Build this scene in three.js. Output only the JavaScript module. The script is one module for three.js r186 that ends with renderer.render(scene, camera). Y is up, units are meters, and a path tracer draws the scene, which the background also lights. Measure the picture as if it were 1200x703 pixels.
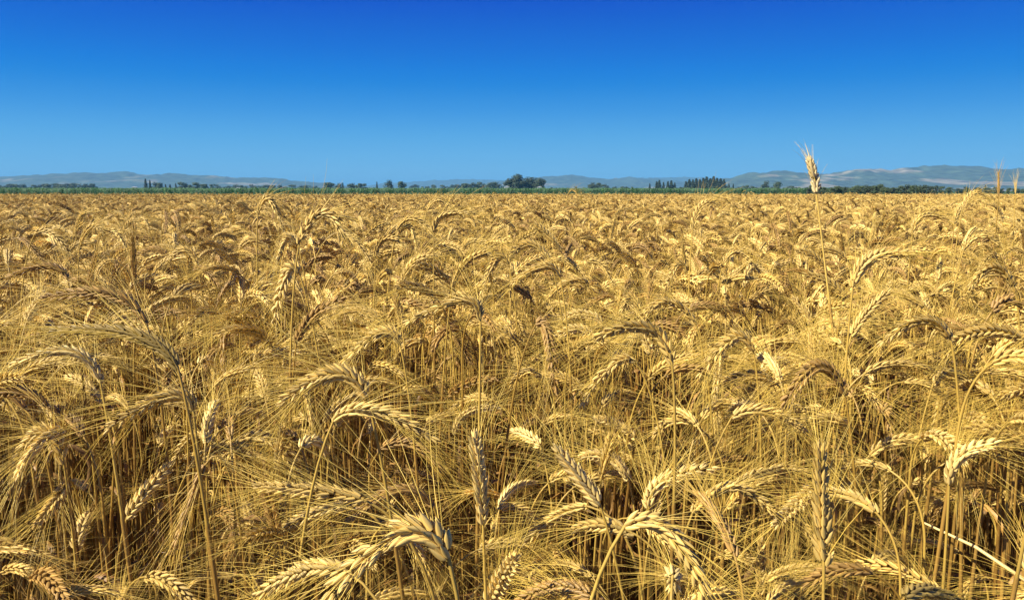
import * as THREE from 'three';
import { ImprovedNoise } from 'three/addons/math/ImprovedNoise.js';

// ------------------------------------------------------------------ camera, sky, sun, exposure
const PW = 1200, PH = 703, FPX = 935, HORIZON = 223.5;           // the photograph's frame, in pixels
const EXPOSURE = 1.82;
const CAM = new THREE.Vector3(0, 1.08, 0);
const PITCH = Math.atan((PH / 2 - HORIZON) / FPX);
const scene = new THREE.Scene();
const camera = new THREE.PerspectiveCamera(2 * Math.atan(PH / 2 / FPX) * 180 / Math.PI, 1024 / 599, 0.02, 60000);
camera.position.copy(CAM);
camera.rotation.x = -PITCH;
camera.updateMatrixWorld();

const renderer = new THREE.WebGLRenderer({ antialias: true });
renderer.toneMapping = THREE.LinearToneMapping;
renderer.toneMappingExposure = EXPOSURE;
renderer.shadowMap.enabled = true;

const SUN_DIR = new THREE.Vector3(-0.65, 0.67, 0.36).normalize();
{
  const W = 1024, H = 512, data = new Float32Array(W * H * 4);
  const lin = (r, g, b) => [r, g, b].map((c) => Math.pow(c / 255, 2.2));
  const stops = [                                                  // elevation in degrees, colour
    [-90, lin(110, 150, 180)], [-1, lin(122, 188, 234)], [1.1, lin(118, 187, 235)], [2, lin(107, 181, 234)], [3.75, lin(86, 168, 231)], [5.5, lin(58, 148, 226)],
    [7.2, lin(24, 131, 221)], [8.1, lin(4, 123, 220)], [9.6, lin(1, 109, 214)], [12.8, lin(1, 80, 202)], [25, lin(1, 76, 180)], [50, lin(2, 68, 165)], [90, lin(3, 62, 155)],
  ];
  for (let j = 0; j < H; j++) {
    const el = ((j + 0.5) / H - 0.5) * 180;
    let k = 0; while (k < stops.length - 2 && el > stops[k + 1][0]) k++;
    const [e0, a] = stops[k], [e1, b] = stops[k + 1];
    let t = Math.min(1, Math.max(0, (el - e0) / (e1 - e0)));
    for (let i = 0; i < W; i++) {
      const phi = ((i + 0.5) / W - 0.5) * 2 * Math.PI, ce = Math.cos(el * Math.PI / 180);
      const d = new THREE.Vector3(Math.cos(phi) * ce, Math.sin(el * Math.PI / 180), Math.sin(phi) * ce);
      const c = Math.max(0, d.dot(SUN_DIR)), glow = Math.pow(c, 40);   // forward scattering round the sun
      const o = (j * W + i) * 4;
      for (let q = 0; q < 3; q++) data[o + q] = ((a[q] + (b[q] - a[q]) * t) * (1 + 0.05 * c) + glow * 0.25) / EXPOSURE;
      data[o + 3] = 1;
    }
  }
  const sky = new THREE.DataTexture(data, W, H, THREE.RGBAFormat, THREE.FloatType);
  sky.mapping = THREE.EquirectangularReflectionMapping; sky.magFilter = THREE.LinearFilter; sky.minFilter = THREE.LinearFilter; sky.needsUpdate = true;
  scene.background = sky; scene.environment = sky;
}
const sun = new THREE.DirectionalLight(new THREE.Color(1.0, 0.905, 0.745), 5.0);
sun.position.copy(SUN_DIR).multiplyScalar(60);
sun.castShadow = true; sun.shadow.mapSize.set(4096, 4096);
Object.assign(sun.shadow.camera, { left: -30, right: 30, top: 30, bottom: -30, near: 1, far: 160 });
scene.add(sun, sun.target);
scene.fog = new THREE.FogExp2(new THREE.Color(0.22, 0.62, 1.0), 1.1e-4);

// ------------------------------------------------------------------ helpers
function rng(seed) { let s = seed >>> 0; return () => { s = (s + 0x6d2b79f5) | 0; let t = Math.imul(s ^ (s >>> 15), 1 | s); t = (t + Math.imul(t ^ (t >>> 7), 61 | t)) ^ t; return ((t ^ (t >>> 14)) >>> 0) / 4294967296; }; }
const V = (x, y, z) => new THREE.Vector3(x, y, z);
const lerp = (a, b, t) => a + (b - a) * t, clamp = (x, a, b) => Math.min(b, Math.max(a, x));
const perlin = new ImprovedNoise();
const fbm = (x, y, z = 0, n = 4) => { let s = 0, a = 0.5; for (let i = 0; i < n; i++) { s += a * perlin.noise(x, y, z + i * 7.3); x *= 2.03; y *= 2.03; a *= 0.5; } return s; };
function project(p) { const q = p.clone().applyMatrix4(camera.matrixWorldInverse); return [PW / 2 + FPX * q.x / -q.z, PH / 2 - FPX * q.y / -q.z, -q.z]; }
function ray(px, py) { return V((px - PW / 2) / FPX, -(py - PH / 2) / FPX, -1).applyEuler(camera.rotation); }   // depth 1 along the lens axis
camera.matrixWorldInverse.copy(camera.matrixWorld).invert();
const taken = new Map();
function numbered(name) { const n = taken.get(name) || 0; taken.set(name, n + 1); return n ? `${name}_${String(n).padStart(3, '0')}` : name; }
function tag(o, label, category, group) { o.userData = { ...o.userData, label, category }; if (group) o.userData.group = group; return o; }
function shadows(m) { m.castShadow = true; m.receiveShadow = true; return m; }
function mesh(name, geo, mat, parent) { const m = shadows(new THREE.Mesh(geo, mat)); m.name = name; parent.add(m); return m; }
function structure(name, geo, mat) { const m = mesh(numbered(name), geo, mat, scene); m.userData.kind = 'structure'; return m; }

class MB {                                                        // collects triangles with normals and colours
  constructor() { this.p = []; this.n = []; this.c = []; this.i = []; }
  get count() { return this.p.length / 3; }
  v(p, n, c) { this.p.push(p.x, p.y, p.z); this.n.push(n.x, n.y, n.z); this.c.push(c[0], c[1], c[2]); return this.count - 1; }
  geo() {
    const g = new THREE.BufferGeometry();
    g.setAttribute('position', new THREE.Float32BufferAttribute(this.p, 3));
    g.setAttribute('normal', new THREE.Float32BufferAttribute(this.n, 3));
    g.setAttribute('color', new THREE.Float32BufferAttribute(this.c, 3));
    g.setIndex(this.i); return g;
  }
  tube(pts, radii, sides, color, close = true) {                  // color: (t, k) => rgb
    const n = pts.length, base = this.count;
    let t0 = pts[1].clone().sub(pts[0]).normalize();
    let side = Math.abs(t0.y) < 0.9 ? V(0, 1, 0).cross(t0) : V(1, 0, 0).cross(t0); side.normalize();
    for (let a = 0; a < n; a++) {
      const t = pts[Math.min(n - 1, a + 1)].clone().sub(pts[Math.max(0, a - 1)]).normalize();
      side.addScaledVector(t, -side.dot(t)).normalize();
      const up = t.clone().cross(side);
      for (let k = 0; k < sides; k++) {
        const th = k / sides * 2 * Math.PI, nn = side.clone().multiplyScalar(Math.cos(th)).addScaledVector(up, Math.sin(th));
        this.v(pts[a].clone().addScaledVector(nn, radii[a]), nn, color(a / (n - 1), k));
      }
      if (a) for (let k = 0; k < sides; k++) {
        const q = base + (a - 1) * sides + k, r = base + (a - 1) * sides + (k + 1) % sides;
        this.i.push(q, r, q + sides, r, r + sides, q + sides);
      }
    }
    if (close) for (const a of [0, n - 1]) {
      const q = base + a * sides;
      for (let k = 1; k < sides - 1; k++) a ? this.i.push(q, q + k, q + k + 1) : this.i.push(q, q + k + 1, q + k);
    }
  }
  ribbon(pts, widths, across, color, cup = 0.25) {                // a folded leaf blade: three vertices across
    const base = this.count, n = pts.length;
    for (let a = 0; a < n; a++) {
      const t = pts[Math.min(n - 1, a + 1)].clone().sub(pts[Math.max(0, a - 1)]).normalize();
      const s = across[a].clone().addScaledVector(t, -across[a].dot(t)).normalize(), nn = t.clone().cross(s).normalize();
      for (const k of [-1, 0, 1]) {
        this.v(pts[a].clone().addScaledVector(s, k * widths[a]).addScaledVector(nn, Math.abs(k) * widths[a] * cup), nn.clone().addScaledVector(s, -k * cup).normalize(), color(a / (n - 1), k));
      }
      if (a) for (const k of [0, 1]) { const q = base + (a - 1) * 3 + k; this.i.push(q, q + 3, q + 1, q + 1, q + 3, q + 4); }
    }
  }
  add(g, m, tint) {                                               // another geometry under a matrix
    const P = g.attributes.position, N = g.attributes.normal, C = g.attributes.color, base = this.count, p = V(), n = V();
    const nm = new THREE.Matrix3().getNormalMatrix(m);
    for (let k = 0; k < P.count; k++) { this.v(p.fromBufferAttribute(P, k).applyMatrix4(m), n.fromBufferAttribute(N, k).applyMatrix3(nm).normalize(), C ? [C.getX(k) * tint[0], C.getY(k) * tint[1], C.getZ(k) * tint[2]] : tint); }
    for (let k = 0; k < g.index.count; k++) this.i.push(base + g.index.getX(k));
  }
}

// ------------------------------------------------------------------ materials
const std = (o) => new THREE.MeshStandardMaterial({ roughness: 0.6, metalness: 0, side: THREE.DoubleSide, ...o });
const M = {
  ear: std({ vertexColors: true, roughness: 0.54 }),
  awn: std({ vertexColors: true, roughness: 0.42 }),
  stem: std({ vertexColors: true, roughness: 0.45 }),
  leaf: new THREE.MeshPhysicalMaterial({ vertexColors: true, roughness: 0.85, transmission: 0.3, thickness: 0, side: THREE.DoubleSide }),
  crop: std({ vertexColors: true, roughness: 0.54 }),
};
function noiseTexture(size, fn) {
  const d = new Uint8Array(size * size * 4);
  for (let y = 0; y < size; y++) for (let x = 0; x < size; x++) { const c = fn(x, y); d.set([clamp(c[0], 0, 1) * 255, clamp(c[1], 0, 1) * 255, clamp(c[2], 0, 1) * 255, 255], (y * size + x) * 4); }
  const t = new THREE.DataTexture(d, size, size); t.wrapS = t.wrapT = THREE.RepeatWrapping; t.magFilter = THREE.LinearFilter; t.minFilter = THREE.LinearMipmapLinearFilter; t.generateMipmaps = true; t.needsUpdate = true;
  return t;
}

// ------------------------------------------------------------------ the ground
const WHEAT_NEAR = -0.30, WHEAT_FAR = -34;                         // z of the wheat's near and far edge
{
  const soil = noiseTexture(512, (x, y) => {
    const r = rng(x * 7919 + y * 104729)(), a = fbm(x / 40, y / 40) + 0.5 * fbm(x / 9, y / 9, 5), v = 0.34 + 0.28 * a + 0.10 * (r - 0.5);
    return [v * 1.0, v * 0.78, v * 0.52];
  });
  soil.colorSpace = THREE.SRGBColorSpace; soil.repeat.set(1, 1);
  const bump = noiseTexture(256, (x, y) => { const a = 0.5 + fbm(x / 14, y / 14, 2) + 0.4 * (rng(x * 31 + y * 977)() - 0.5); return [a, a, a]; });
  const s = 24000, N = 48, g = new THREE.PlaneGeometry(2 * s, 2 * s, N, N); g.rotateX(-Math.PI / 2);
  const uv = g.attributes.uv, p = g.attributes.position;
  for (let k = 0; k < p.count; k++) uv.setXY(k, p.getX(k) / 0.8, p.getZ(k) / 0.8);
  structure('ground', g, std({ map: soil, bumpMap: bump, bumpScale: 0.02, roughness: 0.95, color: new THREE.Color(0.75, 0.72, 0.68) }));

  const grass = noiseTexture(256, (x, y) => { const a = fbm(x / 20, y / 20, 9) + 0.3 * (rng(x * 131 + y * 3571)() - 0.5), v = 0.36 + 0.2 * a; return [v * 0.62, v * 0.92, v * 0.34]; });
  grass.colorSpace = THREE.SRGBColorSpace;
  const gg = new THREE.PlaneGeometry(9000, 3600, 8, 4); gg.rotateX(-Math.PI / 2); gg.translate(0, 0.006, -60 - 1800);
  const gu = gg.attributes.uv, gp = gg.attributes.position;
  for (let k = 0; k < gp.count; k++) gu.setXY(k, gp.getX(k) / 6, gp.getZ(k) / 6);
  structure('meadow', gg, std({ map: grass, roughness: 0.9 }));
}

// ------------------------------------------------------------------ hills on the skyline, from the photograph's ridge lines
function hills(profile, zNear, zRidge, zFar, seed, patchy) {
  // profile: [[px, py], ...] of the ridge; its height follows from the ridge's distance
  const NX = 520, NZ = 60, g = new THREE.BufferGeometry(), pos = [], col = [], idx = [];
  const x0 = profile[0][0], x1 = profile[profile.length - 1][0];
  const yAt = (px) => { let k = 0; while (k < profile.length - 2 && px > profile[k + 1][0]) k++; const [a, b] = profile[k], [c, d] = profile[k + 1]; let t = clamp((px - a) / (c - a), 0, 1); t = t * t * (3 - 2 * t); return lerp(b, d, t); };
  for (let j = 0; j <= NZ; j++) for (let i = 0; i <= NX; i++) {
    const px = lerp(x0, x1, i / NX), z = j <= 30 ? lerp(zNear, zRidge, j / 30) : lerp(zRidge, zFar, (j - 30) / (NZ - 30));
    const D = -zRidge, X = (px - PW / 2) / FPX * D * 1.0;          // columns run straight back, parallel to the view axis
    const ridge = CAM.y + (HORIZON - yAt(px)) / FPX * D;
    const t = j <= 30 ? j / 30 : 1 - (j - 30) / (NZ - 30);
    let s = Math.pow(t, 1.25);
    const spur = fbm(X / 900, z / 1500, seed, 4), fine = fbm(X / 130, z / 130, seed + 3, 3);
    let h = Math.max(0, ridge) * s * (1 + 0.75 * spur * (1 - t) * 2) + fine * 26 * t + 9 * t * fbm(X / 38, z / 60, seed + 40, 2) + (j < 30 ? spur * 60 * t * (1 - t) : 0);
    h = Math.min(h, Math.max(ridge + fine * 16 + 8 * fbm(X / 38, z / 60, seed + 40, 2), 0) * (0.35 + 0.65 * t) + 4);
    if (j === 0 || j === NZ) h = -2;
    pos.push(X, h, z);
    const field = fbm(X / 300 + 3, z / 420, seed + 11, 3) + 0.25 * fbm(X / 2000, 3.3, seed), wood = fbm(X / 60, z / 60, seed + 21, 2);
    const cl = field > patchy ? [0.20, 0.18, 0.12] : field > patchy - 0.05 ? [0.12, 0.13, 0.07] : [0.045, 0.07, 0.04];
    const f = 1 + 2.0 * wood; col.push(cl[0] * f, cl[1] * f, cl[2] * f);
  }
  for (let j = 0; j < NZ; j++) for (let i = 0; i < NX; i++) { const a = j * (NX + 1) + i, b = a + NX + 1; idx.push(a, a + 1, b, a + 1, b + 1, b); }
  g.setAttribute('position', new THREE.Float32BufferAttribute(pos, 3)); g.setAttribute('color', new THREE.Float32BufferAttribute(col, 3)); g.setIndex(idx); g.computeVertexNormals();
  return structure('hills', g, std({ vertexColors: true, roughness: 0.95 }));
}
hills([[-260, 216], [-160, 210], [-60, 208], [0, 207.5], [50, 206], [100, 203], [150, 202], [180, 205.5], [210, 203.5], [240, 206], [262, 207.5], [300, 208.5], [330, 210], [345, 212], [372, 214], [420, 219], [470, 224]], -4300, -5800, -7200, 1, 0.2);
hills([[790, 224], [822, 216], [850, 209], [880, 203], [900, 201], [925, 202], [945, 204.5], [970, 204], [990, 200], [1010, 198.5], [1040, 200], [1060, 196.5], [1100, 194.5], [1140, 195], [1165, 199], [1200, 198], [1300, 196], [1420, 204], [1560, 216]], -3500, -4800, -6200, 2, 0.2);
hills([[540, 224], [580, 213], [620, 209], [650, 207], [672, 205], [690, 208], [712, 210], [735, 207.5], [760, 210], [800, 213], [860, 215], [930, 221]], -5400, -6900, -8200, 3, 0.3);
hills([[400, 221], [470, 214], [500, 212], [540, 210.5], [575, 211], [600, 212], [680, 211.5], [760, 208.5], [810, 208], [850, 210], [930, 217]], -8600, -10000, -11500, 4, 0.4);

// ------------------------------------------------------------------ wheat
const STRAW = [0.45, 0.300, 0.056], EARC = [0.67, 0.472, 0.128], AWNC = [0.68, 0.482, 0.088], LEAFC = [0.33, 0.18, 0.042], SHEATH = [0.31, 0.182, 0.036];
const mul = (c, f) => [c[0] * f, c[1] * f, c[2] * f];
const TONES = {                                                   // dye of the whole ear: ripe gold, bleached, weathered brown, still greenish
  gold: [1, 1, 1], pale: [1.2, 1.27, 1.6], brown: [0.62, 0.53, 0.5], green: [0.50, 0.50, 0.46], cream: [1.24, 1.45, 2.7],
};
function lobe(mb, m, len, w, th, sides, rings, c) {               // one husk: a pointed, slightly flattened drop along +y, with a keel
  const base = mb.count, nm = new THREE.Matrix3().getNormalMatrix(m), p = V(), n = V();
  for (let a = 0; a <= rings; a++) {
    const t = a / rings, r = a === rings ? 0.05 : Math.sin(Math.PI * Math.pow(t * 0.93 + 0.06, 0.72)) ** 0.85;
    const dr = 0.9 - 2.1 * t;
    for (let k = 0; k < sides; k++) {
      const h = k / sides * 2 * Math.PI;
      p.set(Math.cos(h) * r * w, t * len, Math.sin(h) * r * th); n.set(Math.cos(h) / w, -dr * 0.45 / len * 1.0, Math.sin(h) / th).normalize();
      const streak = (k % 2 ? 0.84 : 1.08) * (0.94 + 0.12 * ((k * 5 + a * 3) % 4) / 3);   // veins run up the husk
      mb.v(p.clone().applyMatrix4(m), n.clone().applyMatrix3(nm).normalize(), mul(c, streak));
    }
    if (a) for (let k = 0; k < sides; k++) { const q = base + (a - 1) * sides + k, r2 = base + (a - 1) * sides + (k + 1) % sides; mb.i.push(q, q + sides, r2, r2, q + sides, r2 + sides); }
  }
}
function spikeletGeometry(seed, sides, rings) {                   // unit: metres; grows along +y, outward is +x, spread over z
  const r = rng(seed), mb = new MB(), e = new THREE.Euler(), q = new THREE.Quaternion();
  const put = (x, z, rx, rz, len, w, th, f) => { const m = new THREE.Matrix4().compose(V(x, 0, z), q.setFromEuler(e.set(rx, 0, rz)), V(1, 1, 1)); lobe(mb, m, len, w, th, sides, rings, mul(EARC, f * (0.78 + 0.36 * r()))); };
  put(-0.0002, -0.0026, -0.30 - 0.1 * r(), -0.04, 0.0112 + 0.001 * r(), 0.0025, 0.0024, 1.0);
  put(-0.0002, 0.0026, 0.30 + 0.1 * r(), -0.04, 0.0112 + 0.001 * r(), 0.0025, 0.0024, 0.96);
  put(0.0022, 0.0, 0.12 * (r() - 0.5), -0.24 - 0.1 * r(), 0.0122 + 0.0012 * r(), 0.0025, 0.0027, 1.06);
  put(0.0006, (r() - 0.5) * 0.001, 0.12 * (r() - 0.5), -0.10, 0.0136 + 0.001 * r(), 0.0022, 0.0024, 0.92);
  return mb.geo();
}
const SPIKELETS = [11, 12, 13, 14].map((s) => spikeletGeometry(s, 8, 5));
const SPIKELETS_LOW = [21, 22].map((s) => spikeletGeometry(s, 5, 3));

// ear description -> list of spikelet matrices and awns.  curve: function t in [0,1] -> point
function layEar(curve, length, r, n, splay = 1, awnLength = 0.075, sparse = false) {
  const spk = [], awns = [], rach = [];
  const roll = r() * Math.PI;
  let t0 = curve(0.02).sub(curve(0)).normalize();
  let side = Math.abs(t0.y) < 0.9 ? V(0, 1, 0).cross(t0) : V(1, 0, 0).cross(t0); side.normalize().applyAxisAngle(t0, roll);
  const basis = new THREE.Matrix4(), wind = (r() - 0.5) * 0.16, shed = r() < 0.25 ? 0.12 : 0.015, wide = 0.68 * Math.pow(splay, 1.8);   // twist of the ear, husks lost, width
  for (let k = 0; k <= n; k++) {
    const t = k / (n + 0.2), p = curve(t), tan = curve(Math.min(1, t + 0.02)).sub(curve(Math.max(0, t - 0.02))).normalize();
    side.addScaledVector(tan, -side.dot(tan)).normalize().applyAxisAngle(tan, wind);
    rach.push(p.clone());
    const last = k === n, out = last ? side.clone() : side.clone().multiplyScalar(k % 2 ? 1 : -1);
    const size = (0.80 + 0.34 * Math.sin(Math.PI * Math.min(1, (t * 0.85 + 0.16)))) * (0.84 + 0.13 * r());
    const tilt = last ? 0.02 : (0.17 + 0.16 * r()) * splay;
    const y = tan.clone().multiplyScalar(Math.cos(tilt)).addScaledVector(out, Math.sin(tilt)).normalize();
    const z = out.clone().cross(y).normalize().applyAxisAngle(y, (r() - 0.5) * 0.3), x = y.clone().cross(z);
    const pos = p.clone().addScaledVector(out, last ? 0 : 0.0012);
    basis.makeBasis(x, y, z).scale(V(size * wide, size, size * wide)).setPosition(pos);
    if (!last && r() < shed) continue;
    spk.push({ m: basis.clone(), v: Math.floor(r() * 97), f: 0.84 + 0.3 * r() });
    // two to three awns from each spikelet
    const na = sparse ? (r() < 0.5 ? 1 : 2) : awnLength > 0.06 ? (r() < 0.6 ? 3 : 2) : 2;
    for (let a = 0; a < na; a++) {
      const zz = (a - (na - 1) / 2) * 0.9 + (r() - 0.5) * 0.4, spread = (0.22 + 0.34 * r()) * splay;
      const d = y.clone().addScaledVector(z, zz * 0.42).addScaledVector(out, spread * 0.6).addScaledVector(tan, 0.25).normalize();
      const s = pos.clone().addScaledVector(y, 0.0105 * size).addScaledVector(z, zz * 0.003);
      const L = awnLength * (0.62 + 0.6 * r()) * (0.75 + 0.4 * Math.sin(Math.PI * (0.15 + 0.75 * t)));
      const bend = out.clone().multiplyScalar((r() - 0.35) * 0.22).add(V((r() - 0.5) * 0.16, -0.08 - 0.14 * r(), (r() - 0.5) * 0.16));
      awns.push({ s, d, L, bend, f: 0.8 + 0.38 * r() });
    }
  }
  return { spk, awns, rach };
}
function emitAwns(mb, awns, tint, segs, sides, thick) {
  for (const w of awns) {
    const pts = [], rad = [];
    for (let k = 0; k <= segs; k++) { const t = k / segs; pts.push(w.s.clone().addScaledVector(w.d, w.L * t).addScaledVector(w.bend, w.L * t * t)); rad.push(thick * (1 - 0.75 * t)); }
    const c = [AWNC[0] * w.f * tint[0], AWNC[1] * w.f * tint[1], AWNC[2] * w.f * tint[2]];
    mb.tube(pts, rad, sides, () => c, false);
  }
}
function emitStem(mb, pts, r, sides, thick, tint) {
  const node = 0.30 + 0.12 * r(), node2 = 0.58 + 0.08 * r(), total = pts.length - 1, f = 0.85 + 0.3 * r();
  const P = [], R = [], kind = [];
  const run = [0]; for (let k = 1; k <= total; k++) run.push(run[k - 1] + pts[k].distanceTo(pts[k - 1]));
  const at = (t) => { const q = clamp(t, 0, 1) * run[total]; let k = 0; while (k < total - 1 && q > run[k + 1]) k++; return pts[k].clone().lerp(pts[k + 1], (q - run[k]) / (run[k + 1] - run[k])); };
  const ts = []; for (let k = 0; k <= total; k++) ts.push(run[k] / run[total]);
  for (const n of [node, node2]) ts.push(n - 0.012, n, n + 0.012);
  ts.push(0.84, 0.845);
  ts.sort((a, b) => a - b);
  for (const t of ts) {
    P.push(at(t));
    const inNode = Math.abs(t - node) < 0.004 || Math.abs(t - node2) < 0.004;
    R.push(thick * (t > 0.842 ? lerp(1.0, 0.72, (t - 0.84) / 0.16) : 1.45 - 0.2 * t) * (inNode ? 1.35 : 1));
    kind.push(inNode ? 0.62 : t > 0.842 ? 1.12 : 1);
  }
  mb.tube(P, R, sides, (t, k) => {
    const a = Math.round(t * (P.length - 1)), b = kind[a], c = b > 1.1 ? STRAW : SHEATH, s = f * (b < 0.7 ? 0.6 : 1) * (0.88 + 0.24 * ((k * 5 + a * 3) % 4) / 3);
    return [c[0] * s * tint[0], c[1] * s * tint[1], c[2] * s * tint[2]];
  });
}
function emitLeaf(mb, origin, r, len, w) {                         // a dry blade: rises, buckles and hangs, twisting
  const n = 7, az = r() * 2 * Math.PI, pts = [], wd = [], ac = [], f = 0.7 + 0.6 * r(), droop = 2.2 + 1.2 * r(), tw = (r() - 0.5) * 5;
  let p = origin.clone(), el = 0.9 + 0.4 * r();
  for (let k = 0; k <= n; k++) {
    const t = k / n; pts.push(p.clone()); wd.push(w * Math.max(0.06, Math.pow(Math.sin(Math.PI * (0.12 + 0.88 * t)), 0.7)) * (0.8 + 0.4 * r()));
    const dir = V(Math.cos(az) * Math.cos(el), Math.sin(el), Math.sin(az) * Math.cos(el));
    ac.push(V(-Math.sin(az), 0, Math.cos(az)).applyAxisAngle(dir, tw * t));
    p = p.clone().addScaledVector(dir, len / n); el -= droop / n * (1.6 - t) * 1.2;
  }
  mb.ribbon(pts, wd, ac, (t, k) => mul(LEAFC, f * (k === 0 ? 0.85 : 1)), 0.5);
}
function hermite(p0, t0, p1, t1, n) {
  const out = [];
  for (let k = 0; k <= n; k++) { const t = k / n, a = t * t, b = a * t; out.push(p0.clone().multiplyScalar(2 * b - 3 * a + 1).addScaledVector(t0, b - 2 * a + t).addScaledVector(p1, -2 * b + 3 * a).addScaledVector(t1, b - a)); }
  return out;
}
// a stalk that grows by itself: root at the origin, height of its bend, posture (how far it nods, degrees), direction
function freeStalk(r, height, nod, az, earLen) {
  const pts = [V(0, -0.02, 0)], lean = (r() * 0.10), dirAz = V(Math.cos(az), 0, Math.sin(az));
  const neck = 0.05 + 0.05 * r(), L = height * 1.01; let p = pts[0].clone(), th = 0;
  const wob = (r() - 0.5) * 0.12, start = nod * (0.30 + 0.22 * r()), at = [];
  for (let k = 1; k <= 9; k++) at.push((L - neck) * k / 9);
  for (let k = 1; k <= 8; k++) at.push(L - neck + neck * k / 8);
  let s0 = 0;
  for (const s of at) {
    const u = clamp((s - (L - neck)) / neck, 0, 1), step = s - s0; s0 = s;
    th = lean * (s / L) + start * u * (0.4 + 0.6 * u) + wob * Math.sin(5 * s / L);
    p = p.clone().addScaledVector(dirAz, Math.sin(th) * step).add(V(0, Math.cos(th) * step, 0)); pts.push(p);
  }
  const th0 = th, th1 = nod, E = [p.clone()], m = 14; let q = p.clone();
  for (let k = 1; k <= m; k++) { const a = lerp(th0, th1, Math.pow((k - 0.5) / m, 0.8)); q = q.clone().addScaledVector(dirAz, Math.sin(a) * earLen / m).add(V(0, Math.cos(a) * earLen / m, 0)); E.push(q); }
  const curve = (t) => { const x = clamp(t, 0, 1) * m, k = Math.min(m - 1, Math.floor(x)); return E[k].clone().lerp(E[k + 1], x - k); };
  return { stem: pts, curve };
}

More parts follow.
